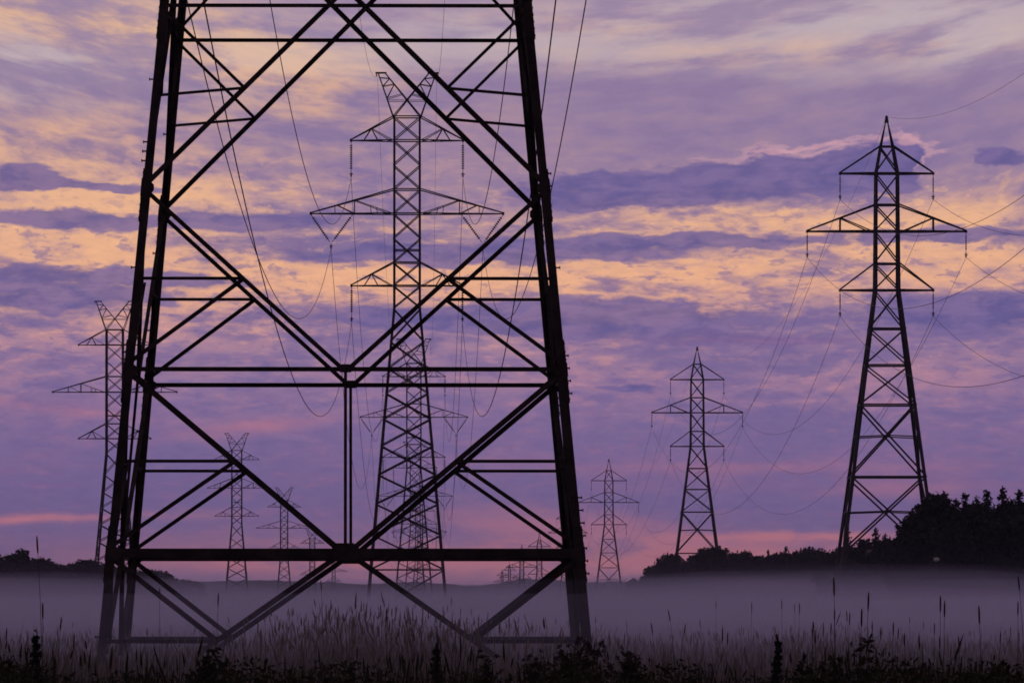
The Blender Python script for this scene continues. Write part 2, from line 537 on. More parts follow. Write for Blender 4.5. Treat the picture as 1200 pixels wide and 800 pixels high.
def faces_A(levels, horiz, w, drop, k, base_style=True):
    """bracing of one side of the body"""
    mb = MB(); hw = lambda z: interp(TAB_A, z); n = nrm4(k)
    P = lambda x, z: rot4(k, x, -hw(z), z - drop)
    for z0, z1 in zip(levels, levels[1:]):
        a, b = hw(z0), hw(z1)
        ww = w * (1.0 if z0 < 20 else .85)
        mb.angle(P(-a, z0), P(b, z1), ww, n, off=.004); mb.angle(P(a, z0), P(-b, z1), ww, n, off=-.03)
    for z in horiz:
        mb.angle(P(-hw(z), z), P(hw(z), z), w, n, off=-.06)
    return mb


UP_LEVELS = [28.6, 30.7, 32.85, 35.1, 37.4, 39.65, 41.9, 44.2, 46.4]
UP_HORIZ = [30.7, 32.85, 37.4, 39.65, 44.2, 46.4, 34.0]
LOW_LEVELS = [0, 4.3, 7.5, 10.4, 13.1, 15.8, 18.3, 20.7, 23.0, 25.5, 28.6]


def tower_A(label, loc, rz, drop=0.0, strings=True, mw=.115, mat=None, midL=8.94, group='horn topped lattice pylons'):
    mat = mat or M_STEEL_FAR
    root = thing('transmission_tower', label, 'pylon', loc, rz, group)
    base = drop; lw = mw / .115
    zs = [base, 28.6, 46.4]
    for sx in (-1, 1):
        for sy in (-1, 1):
            leg_mesh(TAB_A, sx, sy, zs, lambda z: lw * (.27 if z < 20 else (.23 if z < 35 else .20)), drop).build('leg', mat, root)
            fb = MB(); h = interp(TAB_A, base)
            fb.bar((sx * (h - .1), sy * (h - .1), -.4), (sx * (h - .1), sy * (h - .1), .15), .4, 10); fb.build('footing', M_CONC, root)
    low = [base] + [z for z in LOW_LEVELS if z > base + 1.5]
    hz = [z for z in (low[1], low[0] + 1.4)]
    for k in range(4):
        faces_A(low + UP_LEVELS[1:], hz + UP_HORIZ, mw, drop, k).build('bracing_panel', mat, root)
    heads = []
    for s in (-1, 1):
        for zl, zu, L, vs in ((44.2, 46.4, 5.2, None), (37.4, 39.65, midL, .47), (30.7, 32.85, 5.16, None)):
            a = arm_A(s, zl - drop, zu - drop, L, mw * .95, vs).build('cross_arm', mat, root)
        hm = horn_A(s, mw * .9)
        hm.v = [(x, y, z - drop) for x, y, z in hm.v]
        hm.build('earth_wire_peak', mat, root)
        if strings:
            for zl, ze, L in ((44.2, 40.95, 5.2), (30.7, 27.5, 5.16)):
                insulator((s * L, 0, zl - .1 - drop), (s * L, 0, ze + .3 - drop)).build('insulator_string', M_INS, root)
                clamp_mesh((s * L, 0, ze - .05 - drop)).build('wire_clamp', mat, root)
            for L in (8.94, 5.08):
                insulator((s * L, 0, 37.3 - drop), (s * (7.07 + (.1 if L > 7 else -.1)), 0, 34.75 - drop)).build('insulator_string', M_INS, root)
            clamp_mesh((s * 7.07, 0, 34.2 - drop)).build('wire_clamp', mat, root)
    return root


TAB_B = [(0, 5.43), (32.0, 1.30), (43.5, 1.18), (46.15, .72), (48.9, .07)]


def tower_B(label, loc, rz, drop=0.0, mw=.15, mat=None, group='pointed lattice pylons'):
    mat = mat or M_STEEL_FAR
    root = thing('transmission_tower', label, 'pylon', loc, rz, group)
    hw = lambda z: interp(TAB_B, z)
    for sx in (-1, 1):
        for sy in (-1, 1):
            leg_mesh(TAB_B, sx, sy, [drop, 32.0, 43.5, 46.15, 48.9], lambda z: mw / .15 * (.36 if z < 20 else (.33 if z < 40 else (.24 if z < 47 else .07))), drop).build('leg', mat, root)
            fb = MB(); h = hw(drop)
            fb.bar((sx * (h - .1), sy * (h - .1), -.4), (sx * (h - .1), sy * (h - .1), .15), .4, 10); fb.build('footing', M_CONC, root)
    LV = [0, 5.9, 13.6, 20.7, 24.6, 28.2, 32.0, 34.6, 37.8, 40.4, 43.5, 46.15]
    lv = [drop] + [z for z in LV if z > drop + 1.5]
    for k in range(4):
        mb = MB(); n = nrm4(k); P = lambda x, z: rot4(k, x, -hw(z), z - drop)
        for z0, z1 in zip(lv, lv[1:]):
            a, b = hw(z0), hw(z1); ww = mw * (1.15 if z0 < 20 else .9)
            mb.angle(P(-a, z0), P(b, z1), ww, n, off=.004); mb.angle(P(a, z0), P(-b, z1), ww, n, off=-.03)
            if z1 - z0 > 5:
                zc = z0 + (z1 - z0) * a / (a + b)
                for s in (-1, 1): mb.angle(P(0, zc), P(s * hw(zc - .15), zc - .15), mw * .8, n, off=-.05)
        for z in lv[1:]:
            if z in (34.6, 40.4) or z != 5.9: mb.angle(P(-hw(z), z), P(hw(z), z), mw * 1.05, n, off=-.06)
        mb.build('bracing_panel', mat, root)
    cap = MB(); cap.bar((0, 0, 48.5 - drop), (0, 0, 49.2 - drop), .22, 8, .12); cap.build('peak_cap', mat, root)
    for s in (-1, 1):
        for zl, zu, L, st in ((43.5, 46.15, 4.59, 0), (37.8, 40.4, 7.83, 1), (32.0, 34.6, 4.59, 0)):
            mb = MB()
            for q in (-1, 1):
                h0, h1 = hw(zl), hw(zu); n = (0, q, 0)
                lo0 = Vector((s * h0, q * h0, zl - drop)); up0 = Vector((s * h1, q * h1, zu - drop)); tip = Vector((s * L, q * .12, zl - drop)); tu = tip + Vector((0, 0, .1))
                mb.angle(lo0, tip, mw * 1.25, n, off=.004); mb.angle(up0, tu, mw, n, off=-.012)
                if st:
                    f = .51
                    mb.angle(lo0.lerp(tip, f), up0.lerp(tu, f), mw * .8, n, off=.02); mb.angle(up0.lerp(tu, f), lo0.lerp(tip, .05), mw * .8, n, off=.03)
            for a in (.3, .6):
                y0 = hw(zl) * (1 - a) + .12 * a; x0 = s * (hw(zl) * (1 - a) + L * a)
                mb.angle((x0, -y0, zl - drop - .03), (x0, y0, zl - drop - .03), mw * .6, (0, 0, 1))
            mb.box((s * L, 0, zl - drop), (.12, .2, .12))
            mb.build('cross_arm', mat, root)
            insulator((s * L, 0, zl - .1 - drop), (s * L, 0, zl - 2.2 - drop), .085).build('insulator_string', M_INS, root)
            clamp_mesh((s * L, 0, zl - 2.45 - drop)).build('wire_clamp', mat, root)
    return root


def at(px, D, z=0.0): return Vector(((px - 600.0) * D / F, D, z))


ROT = math.atan2(108, F)          # the lines run a hair left of straight ahead

# ---- the near tower, member by member
D0, PX0 = 98.0, 408.0
near = thing('transmission_tower', 'huge dark lattice pylon in the left foreground, its top cut off by the frame', 'pylon', at(PX0, D0), ROT, 'horn topped lattice pylons')
TN = [(0, 3.95), (28.6, 1.30), (46.4, 1.28)]
hwN = lambda z: interp(TN, z)
for sx in (-1, 1):
    for sy in (-1, 1):
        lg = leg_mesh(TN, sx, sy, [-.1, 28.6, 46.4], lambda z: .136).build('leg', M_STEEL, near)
        for zc, hl in ((2.05, .45), (4.95, .5), (7.75, .42), (10.7, .45)):
            sp = MB(); rings = []          # lap plates where two lengths of leg are bolted together
            for z in (zc - hl, zc + hl):
                h = hwN(z) + .016; w = .146; t = .016
                prof = [(0, 0), (-sx * w, 0), (-sx * w, -sy * t), (-sx * t, -sy * t), (-sx * t, -sy * w), (0, -sy * w)]
                rings.append([Vector((sx * h + a, sy * h + b, z)) for a, b in prof])
            sp.loft(rings)
            for i in range(8):      # bolt heads
                z = zc - hl + .06 + i * (2 * hl - .12) / 7; h = hwN(z) + .016
                sp.bar((sx * (h - .07), sy * h, z), (sx * (h - .07), sy * (h + .010), z), .016, 6)
                sp.bar((sx * h, sy * (h - .07), z), (sx * (h + .010), sy * (h - .07), z), .016, 6)
            sp.build('splice_plate', M_STEEL, lg)
        fb = MB(); h = hwN(0); fb.bar((sx * (h - .1), sy * (h - .1), -.5), (sx * (h - .1), sy * (h - .1), .12), .42, 16, .36); fb.build('footing', M_CONC, near)
for k in range(4):
    n = nrm4(k)
    P = lambda x, z: rot4(k, x, -hwN(z), z)

    def mem(name, a, b, w, off):
        w *= .92
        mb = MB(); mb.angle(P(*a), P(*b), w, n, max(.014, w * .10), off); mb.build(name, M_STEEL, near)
    Z0, Z1, Z2, Z3, Z4, Z5 = .68, 2.07, 4.98, 7.87, 10.78, 14.3
    bm = MB(); ww = .20
    h = hwN(Z1)
    bm.angle(P(-h, Z1), P(h, Z1), .15, n, .02, .008); bm.build('crossbeam', M_STEEL, near)
    mem('crossbeam', (-hwN(Z2), Z2), (hwN(Z2), Z2), .078, .008)
    mem('crossbeam', (-hwN(Z4), Z4), (hwN(Z4), Z4), .066, .008)
    mem('vertical_post', (0, Z1), (0, Z2), .054, -.02)
    zx = 11.06
    for s in (-1, 1):
        mem('diagonal_brace', (s * hwN(Z2), Z2), (s * .04, Z1), .092, -.016 + s * .004)
        mem('diagonal_brace', (s * hwN(Z3), Z3), (s * .04, Z2), .078, -.016 + s * .004)
        b3 = hwN(Z3); slope = (zx - Z3) / b3
        # the long crossing diagonals run on above the frame to the opposite leg
        z = zx
        while (z - zx) / slope < hwN(z): z += .02
        mem('diagonal_brace', (s * b3, Z3), (-s * hwN(z), z), .088, -.02 + s * .016)
        for (za, zb, wd) in ((Z2, Z1, .085), (Z3, Z2, .08)):
            zm = (za + zb) / 2; xm = s * hwN(za) / 2
            mem('strut', (s * hwN(zm), zm + .0), (xm, zm), .056, -.045)
            mem('strut', (xm, zm), (s * hwN(zb), zb + .06), .070, -.06)
        zm = (Z3 + zx) / 2; xm = s * b3 / 2
        mem('strut', (s * hwN(zm - .13), zm - .13), (xm, zm), .05, -.045)
        mem('strut', (xm, zm), (s * hwN(Z4), Z4), .056, -.06)
        mem('strut', (s * hwN(Z4), Z4 + .1), (s * hwN(Z4) * .5, Z4 + 1.7), .056, -.06)
        # foot triangle
        fx = s * 2.03
        mem('diagonal_brace', (s * .12, Z1 - .05), (fx + s * .35, Z0 - .24), .095, -.02)
        mem('diagonal_brace', (s * hwN(Z1), Z1 - .02), (fx, Z0 + .02), .09, -.04)
        mem('strut', (s * hwN(Z0), Z0), (fx, Z0), .068, -.06)
    # plates where members meet
    gp = MB()
    gp.plate([P(x, Z1 + z) for x, z in ((-.16, -.12), (.16, -.12), (.21, -.04), (.21, .09), (.13, .16), (-.13, .16), (-.21, .09), (-.21, -.04))], n, .05)
    gp.build('gusset_plate', M_STEEL, near)
    gp = MB()
    gp.plate([P(x, Z2 + z) for x, z in ((-.09, -.05), (.09, -.05), (.12, .03), (.06, .08), (-.06, .08), (-.12, .03))], n, .05)
    gp.build('gusset_plate', M_STEEL, near)
    for s in (-1, 1):
        for zc, a, b in ((Z1, .26, .12), (Z2, .21, .11), (Z3, .19, .14)):
            h = hwN(zc) + .01; gp = MB()
            pts = [(h, zc + b), (h, zc - b), (h - a * .6, zc - b), (h - a, zc - b * .3), (h - a, zc + b * .3), (h - a * .5, zc + b)]
            gp.plate([P(s * x, z) for x, z in pts], n, .056)
            gp.build('gusset_plate', M_STEEL, near)
# inner tie bars between the faces at the beam level
for a, b in (((-1, -1), (1, 1)), ((-1, 1), (1, -1))):
    h = hwN(2.07) - .1; mb = MB()
    mb.angle((a[0] * h, a[1] * h, 2.10 + .02 * a[1]), (b[0] * h, b[1] * h, 2.10 + .02 * a[1]), .07, (0, 0, 1)); mb.build('tie_bar', M_STEEL, near)
# step bolts left on the legs
for (sx, sy, zs_) in ((-1, -1, (8.3, 8.45, 8.6, 5.25, 9.6, 6.6, .75)), (1, -1, (1.75, 1.95, 2.15, 2.35, 2.55, 2.75, 2.95, 4.6, 4.8, 5.0, 5.2, 6.6, 7.9, 8.1)),
                      (-1, 1, (4.2, 5.9, 7.2, 9.2)), (1, 1, (3.4, 5.6, 8.2))):
    for z in zs_:
        h = hwN(z); mb = MB()
        mb.bar((sx * h, sy * (h - .06), z), (sx * (h + .055), sy * (h - .06), z), .012, 6); mb.bar((sx * (h + .05), sy * (h - .06), z), (sx * (h + .066), sy * (h - .06), z), .024, 6)
        mb.build('step_bolt', M_STEEL, near)
# above the frame: the same head as the towers behind it
for k in range(4):
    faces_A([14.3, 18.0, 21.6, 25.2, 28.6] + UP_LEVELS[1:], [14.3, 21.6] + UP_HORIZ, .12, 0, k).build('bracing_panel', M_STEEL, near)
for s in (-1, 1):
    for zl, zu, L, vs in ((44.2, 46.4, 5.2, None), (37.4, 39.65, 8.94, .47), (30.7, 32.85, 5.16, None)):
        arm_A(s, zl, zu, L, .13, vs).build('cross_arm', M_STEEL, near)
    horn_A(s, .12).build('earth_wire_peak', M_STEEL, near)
    for zl, ze, L in ((44.2, 40.95, 5.2), (30.7, 27.5, 5.16)):
        insulator((s * L, 0, zl - .1), (s * L, 0, ze + .3)).build('insulator_string', M_INS, near)
    for L in (8.94, 5.08):
        insulator((s * L, 0, 37.3), (s * (7.07 + (.1 if L > 7 else -.1)), 0, 34.75)).build('insulator_string', M_INS, near)

# ---- the middle line, behind it
MID = [(477, 556, 0.0, 'tall horned pylon framed by the foreground pylon, V shaped insulators under its wide arms'),
       (485, 1000, 5.2, 'second horned pylon of the middle line, its head seen through a taller body'),
       (486.5, 1440, 10.6, 'third horned pylon of the middle line, overlapped by the legs of two taller ones'),
       (491, 1960, 13.1, 'fourth horned pylon of the middle line, small and low behind the crossbeam'),
       (492.5, 2560, 15.0, 'farthest faint horned pylon of the middle line, tiny above the hills')]
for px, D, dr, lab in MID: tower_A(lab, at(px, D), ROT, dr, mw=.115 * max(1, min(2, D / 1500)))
# ---- the left line
LEFT = [(134.5, 862, 5.85, 'horned pylon at the far left, half hidden behind the left legs of the foreground pylon'),
        (277.5, 1428, 8.9, 'horned pylon left of centre with its feet in the mist, behind a long diagonal brace'),
        (333, 1920, 12.4, 'smaller horned pylon just right of a bigger one, crossed by the long diagonal brace'),
        (366, 2590, 17.5, 'small faint horned pylon whose head shows above the crossbeam left of its centre plate'),
        (391, 4000, 15.5, 'tiny hazy horned pylon low under the crossbeam, left of the centre plate')]
for i, (px, D, dr, lab) in enumerate(LEFT):
    tower_A(lab, at(px, D), ROT - .02, dr, strings=False, midL=6.95 if i == 1 else 8.94, mw=.115 * max(1, min(2.2, D / 1500)))
# ---- the right line
RIGHT = [(1039, 589, 0.0, 'tall pointed pylon on the right above the dark trees, with three pairs of arms'),
         (817, 1030, 3.9, 'pointed pylon right of centre standing behind the low dark trees'),
         (713.5, 1567, 10.4, 'small pointed pylon just right of the foreground pylon, at the end of the low trees'),
         (665.5, 2420, 8.5, 'faint pointed pylon half hidden behind the right leg of the foreground pylon'),
         (632, 2500, 19.0, 'tiny hazy pylon below the right half of the crossbeam, the nearer to the right leg'),
         (611.5, 2990, 19.0, 'tiny hazy pylon rising above the far hill, left of a bigger faint one'),
         (597, 4700, 17.0, 'faintest of the tiny pylons over the far hill'),
         (588.5, 5200, 19.0, 'leftmost and lowest of the tiny pylons over the far hill')]
for px, D, dr, lab in RIGHT: tower_B(lab, at(px, D), math.atan2(12, F), dr, mw=.15 * max(1, min(2.6, D / 1600)))

# ---- wires: one continuous conductor per arm along its line
def wire_pts(a, b, sag, n):
    return [a.lerp(b, i / n) - Vector((0, 0, 4 * sag * (i / n) * (1 - i / n))) for i in range(n + 1)]


def wires(stops, rot, att, lab, group, sagk):
    R = Matrix.Rotation(rot, 3, 'Z')
    for (x, z, r, name, lb, sk) in att:
        pts = []
        for (p0, d0), (p1, d1) in zip(stops, stops[1:]):
            a = p0 + R @ Vector((x, 0, z - d0)); b = p1 + R @ Vector((x, 0, z - d1))
            span = (b - a).length
            seg = wire_pts(a, b, min(15.0 * (span / 450.0) ** 1.5 * sk * sagk, .55 * min(a.z, b.z)), 48)
            pts += seg if not pts else seg[1:]
        mb = MB(); mb.tube(pts, r, 5)
        tag(mb.build(name, M_WIRE), lb + lab, 'power line', group)


midstops = [(at(PX0, D0), 0.0)] + [(at(p, D), dr) for p, D, dr, _ in MID[:4]]
wires(midstops, ROT,
      [(-5.2, 40.75, .023, 'power_line', 'wire from the upper left arm tip', 1), (5.2, 40.75, .023, 'power_line', 'wire from the upper right arm tip', 1),
       (-7.07, 34.1, .023, 'power_line', 'wire hung from the left V shaped insulators', 1), (7.07, 34.1, .023, 'power_line', 'wire hung from the right V shaped insulators', 1),
       (-5.16, 27.3, .023, 'power_line', 'wire from the lower left arm', 1), (5.16, 27.3, .023, 'power_line', 'wire from the lower right arm', 1),
       (-2.75, 50.3, .012, 'earth_wire', 'thin earth wire from the left horn', .75), (2.75, 50.3, .012, 'earth_wire', 'thin earth wire from the right horn', .75)],
      ' of the tall middle pylon', 'wires of the middle line', 1.0)
r0 = Vector((38.03 - .0017 * 150, 150, 0))
rightstops = [(r0, 0.0)] + [(at(p, D), dr) for p, D, dr, _ in RIGHT[:4]]
wires(rightstops, math.atan2(12, F),
      [(-4.59, 40.95, .020, 'power_line', 'wire from the upper left arm', 1), (4.59, 40.95, .020, 'power_line', 'wire from the upper right arm', 1),
       (-7.83, 35.25, .020, 'power_line', 'wire from the long left arm', 1), (7.83, 35.25, .020, 'power_line', 'wire from the long right arm', 1),
       (-4.59, 29.45, .020, 'power_line', 'wire from the lower left arm', 1), (4.59, 29.45, .020, 'power_line', 'wire from the lower right arm', 1),
       (0, 49.1, .012, 'earth_wire', 'thin earth wire from the peak', .75)],
      ' of the tall pylon at right', 'wires of the right hand line', .95)

# ------------------------------------------------------------------ trees
def leaf_quads(cent, size, rs, flat=0.0, elong=1.0):
    """random quads round centres: returns verts, quads"""
    n = len(cent)
    a = rs.normal(size=(n, 3)); a /= np.linalg.norm(a, axis=1, keepdims=True)
    b = rs.normal(size=(n, 3)); b -= (b * a).sum(1, keepdims=True) * a; b /= np.linalg.norm(b, axis=1, keepdims=True)
    s = size * rs.uniform(.55, 1.25, (n, 1))
    a = a * s * elong; b = b * s * .6
    v = np.stack([cent - a, cent + b * .9 - a * .1, cent + a, cent - b * .9 + a * .1], 1).reshape(-1, 3)
    return v, np.arange(n * 4).reshape(-1, 4)


def conifer(seed, h, w):
    """spruce: trunk, whorls of drooping boughs clothed in needle sprays. returns two meshes"""
    rs = np.random.RandomState(seed); tr = MB()
    tr.tube([(0, 0, -.2), (0, 0, h * .5), (0, 0, h)], [.018 * h, .011 * h, .03], 7)
    cent = []
    z = h * .06
    while z < h * .985:
        f = (z / h); R = w * (1 - f) ** .85 * rs.uniform(.75, 1.1) + .07
        nb = max(4, int(10 * (1 - f) + 4))
        for i in range(nb):
            th = rs.uniform(0, 2 * math.pi); r = R * rs.uniform(.65, 1.15)
            m = max(3, int(r / .11))
            for j in range(m):
                q = (j + rs.uniform(0, 1)) / m
                for _ in range(2):
                    cent.append((r * q * math.cos(th) + rs.normal(0, .08 + .09 * r * q), r * q * math.sin(th) + rs.normal(0, .08 + .09 * r * q), z - .25 * r * q + .12 * r * q * q + rs.normal(0, .12)))
        z += h * rs.uniform(.014, .026)
    cent = np.array(cent); cent = cent[rs.uniform(0, 1, len(cent)) < .75]
    v, q = leaf_quads(cent, .15, rs, elong=1.4)
    return tr.mesh('trunk'), raw_mesh('crown', v, q, np.zeros((0, 3)), M_NEEDLE)


def broadleaf(seed, h, w):
    rs = np.random.RandomState(seed); tr = MB()
    bend = rs.uniform(-.3, .3)
    tr.tube([(0, 0, -.2), (bend * .3, 0, h * .25), (bend, .1, h * .6), (bend, 0, h * .85)], [.022 * h, .017 * h, .010 * h, .01], 7)
    cl = []
    for i in range(18):
        th = rs.uniform(0, 2 * math.pi); zz = h * rs.uniform(.14, .93)
        prof = math.sin(math.pi * min(1, max(.12, (zz / h - .02) / 1.06))) ** .55
        r = w * prof * rs.uniform(.35, .9)
        c = np.array((r * math.cos(th), r * math.sin(th), zz)); cl.append((c, w * rs.uniform(.28, .52)))
        tr.tube([(bend * .5, 0, max(.1 * h, zz * .6)), tuple(c * .6 + np.array((0, 0, zz * .3))), tuple(c)], [.007 * h, .005 * h, .01], 5)
    cl.append((np.array((rs.normal(0, .2), 0, h * .95)), w * .33))
    cent = []
    for c, r in cl:
        m = int(260 * r * r) + 40
        d = rs.normal(size=(m, 3)); d /= np.linalg.norm(d, axis=1, keepdims=True)
        d *= (rs.uniform(0, 1, (m, 1)) ** .45) * r * np.array((1.0, 1.0, .8))
        cent.append(c + d + rs.normal(0, .17, (m, 3)))
    cent = np.concatenate(cent)
    cent = cent[cent[:, 2] > .05]
    v, q = leaf_quads(cent, .24, rs, elong=1.25)
    return tr.mesh('trunk'), raw_mesh('crown', v, q, np.zeros((0, 3)), M_LEAF)


KIND = {}
for i in range(4): KIND['spruce', i] = conifer(100 + i, 10.0, (2.3, 1.9, 2.6, 2.1)[i])
for i in range(5): KIND['broad', i] = broadleaf(200 + i, 8.0, (2.6, 2.1, 3.0, 2.4, 2.8)[i])
for (k_, i), (tm, cm) in KIND.items(): tm.materials.append(M_BARK)


def place_tree(kind, var, px, D, ytop, label, group, wide=1.0):
    tm, cm = KIND[kind, var]
    h = CAMZ + (HY - ytop) * D / F
    sc = h / (10.0 if kind == 'spruce' else 8.0)
    nm = 'spruce_tree' if kind == 'spruce' else 'broadleaf_tree'
    r = thing(nm, label, 'tree', at(px, D), rnd.uniform(0, 6.28), group)
    r.scale = (sc * wide, sc * wide, sc)
    link('trunk', tm, r); link('crown', cm, r)


ORD = ['first', 'second', 'third', 'fourth', 'fifth', 'sixth', 'seventh', 'eighth', 'ninth', 'tenth', 'eleventh', 'twelfth', 'thirteenth', 'fourteenth', 'fifteenth',
       'sixteenth', 'seventeenth', 'eighteenth', 'nineteenth', 'twentieth', 'twenty-first', 'twenty-second', 'twenty-third', 'twenty-fourth', 'twenty-fifth', 'twenty-sixth',
       'twenty-seventh', 'twenty-eighth', 'twenty-ninth', 'thirtieth', 'thirty-first', 'thirty-second', 'thirty-third', 'thirty-fourth', 'thirty-fifth', 'thirty-sixth']


def stand(lst, where, group):
    """lst of (kind, variant, column, distance, top row, width); labelled in order from the left"""
    lst = sorted(lst, key=lambda t: t[2])
    cnt = {}
    for k_, v_, px, D, yt, wd in lst:
        i = cnt.get(k_, 0); cnt[k_] = i + 1
        nm = 'pointed spruce' if k_ == 'spruce' else 'rounded leafy tree'
        place_tree(k_, v_, px, D, yt, '%s %s from the left %s' % (ORD[i], nm, where), group, wd)


# tall dark stand at the right edge
S = [('broad', 0, 1072, 480, 604, .7), ('spruce', 2, 1080, 486, 594, 1.3), ('broad', 1, 1096, 478, 583, 1.0), ('spruce', 0, 1107, 482, 576, 1.2), ('spruce', 3, 1120, 490, 583, 1.1), ('spruce', 1, 1131, 482, 577, 1.2), ('spruce', 2, 1144, 492, 580, 1.1),
     ('spruce', 2, 1156, 488, 573, 1.1), ('broad', 3, 1148, 476, 592, 1.1), ('spruce', 3, 1175, 480, 569, 1.15), ('spruce', 0, 1195, 484, 574, 1.25), ('spruce', 1, 1215, 482, 572, 1.2), ('broad', 4, 1240, 480, 578, 1.0),
     ('broad', 2, 1092, 496, 596, 1.1), ('spruce', 0, 1132, 498, 588, 1.4), ('broad', 3, 1185, 496, 592, 1.2), ('broad', 1, 1280, 486, 570, 1.2), ('broad', 4, 1166, 470, 605, 1.1), ('broad', 1, 1205, 470, 602, 1.1), ('broad', 0, 1325, 482, 575, 1.2),
     ('broad', 3, 1058, 486, 634, .7), ('broad', 4, 1075, 474, 622, 1.0), ('broad', 2, 1120, 468, 618, 1.0), ('broad', 3, 1225, 468, 615, 1.0)]
stand(S, 'in the tall stand at right edge', 'trees at the right edge')
# young conifers under the right tower
S = [('spruce', 1, 993, 620, 614, 1.0), ('spruce', 3, 1026, 640, 617, 1.1), ('broad', 0, 1044, 600, 634, .8), ('broad', 1, 1012, 630, 634, .9), ('spruce', 0, 1037, 650, 625, 1.1),
     ('broad', 3, 975, 640, 650, 1.0), ('broad', 2, 1003, 610, 646, 1.0), ('broad', 4, 1030, 605, 644, 1.0)]
stand(S, 'around the tall right pylon', 'trees under the right pylon')
# lower wood running out to the middle
S = []
prof = [(742, 682), (752, 676), (762, 667), (775, 655), (788, 652), (800, 661), (815, 655), (828, 648), (846, 645), (860, 653), (874, 648), (886, 651), (900, 643), (911, 649), (921, 641),
        (934, 652), (947, 650), (960, 649), (972, 651), (986, 645)]
for i, (px, y) in enumerate(prof):
    S.append(('spruce' if px in (921, 900) else 'broad', i % 4 if px in (921, 900) else i % 5, px, 850 + rnd.uniform(-25, 25) - (px < 770) * -40, y + rnd.uniform(-3.5, 3.0), 1.0 + rnd.uniform(-.1, .25)))
for px in range(780, 1000, 16): S.append(('broad', rnd.randrange(5), px, 890 + rnd.uniform(-10, 10), 662 + rnd.uniform(-6, 5), 1.3))
stand(S, 'in the low wood right of centre', 'trees of the low wood')
# left edge wood
S = [('broad', 0, -28, 710, 652, 1.2), ('broad', 2, -8, 700, 655, 1.1), ('broad', 1, 9, 690, 652, 1.0), ('broad', 3, 26, 700, 646, 1.15), ('spruce', 2, 17, 715, 650, 1.2), ('broad', 4, 41, 705, 657, 1.1), ('broad', 1, 54, 700, 660, 1.0), ('broad', 2, 61, 708, 661, 1.3), ('broad', 3, 70, 702, 663, 1.3),
     ('spruce', 0, 63, 690, 664, .9), ('broad', 0, 73, 720, 667, 1.1), ('broad', 3, 84, 715, 662, 1.0), ('broad', 2, 96, 720, 660, 1.2), ('broad', 4, 108, 710, 659, 1.2), ('broad', 1, 118, 730, 663, 1.1),
     ('broad', 0, 132, 760, 665, 1.2), ('broad', 3, 147, 790, 667, 1.3), ('broad', 2, 163, 830, 670, 1.3), ('broad', 4, 180, 880, 671, 1.4), ('broad', 1, 198, 930, 674, 1.4), ('broad', 0, 214, 980, 680, 1.2), ('broad', 3, 230, 1030, 682, 1.2),
     ('broad', 3, 0, 730, 660, 1.4), ('broad', 1, 60, 735, 668, 1.4), ('broad', 0, 104, 745, 668, 1.4), ('broad', 2, -45, 720, 655, 1.3), ('broad', 4, -62, 715, 650, 1.3)]
stand(S, 'along the misty left edge', 'trees along the left edge')

# pale round marker on a thin post at the wood's edge
mk = thing('marker_post', 'small pale round marker on a thin post before the dark wood', 'marker', at(1097.5, 462))
zc = CAMZ + (HY - 656) * 462 / F
b_ = MB(); b_.bar((0, 0, -.2), (0, 0, zc - .1), .035, 8); b_.build('post', M_STALK, mk)
b_ = MB(); nseg = 10
rings = [[Vector((.24 * math.sin(a) * math.cos(2 * math.pi * i / 14), .24 * math.sin(a) * math.sin(2 * math.pi * i / 14), zc - .1 + .26 * (1 - math.cos(a)) * .62)) for i in range(14)]
         for a in [math.pi * (j + .5) / nseg for j in range(nseg)]]
b_.loft(rings); b_.build('dome', M_PALE, mk)

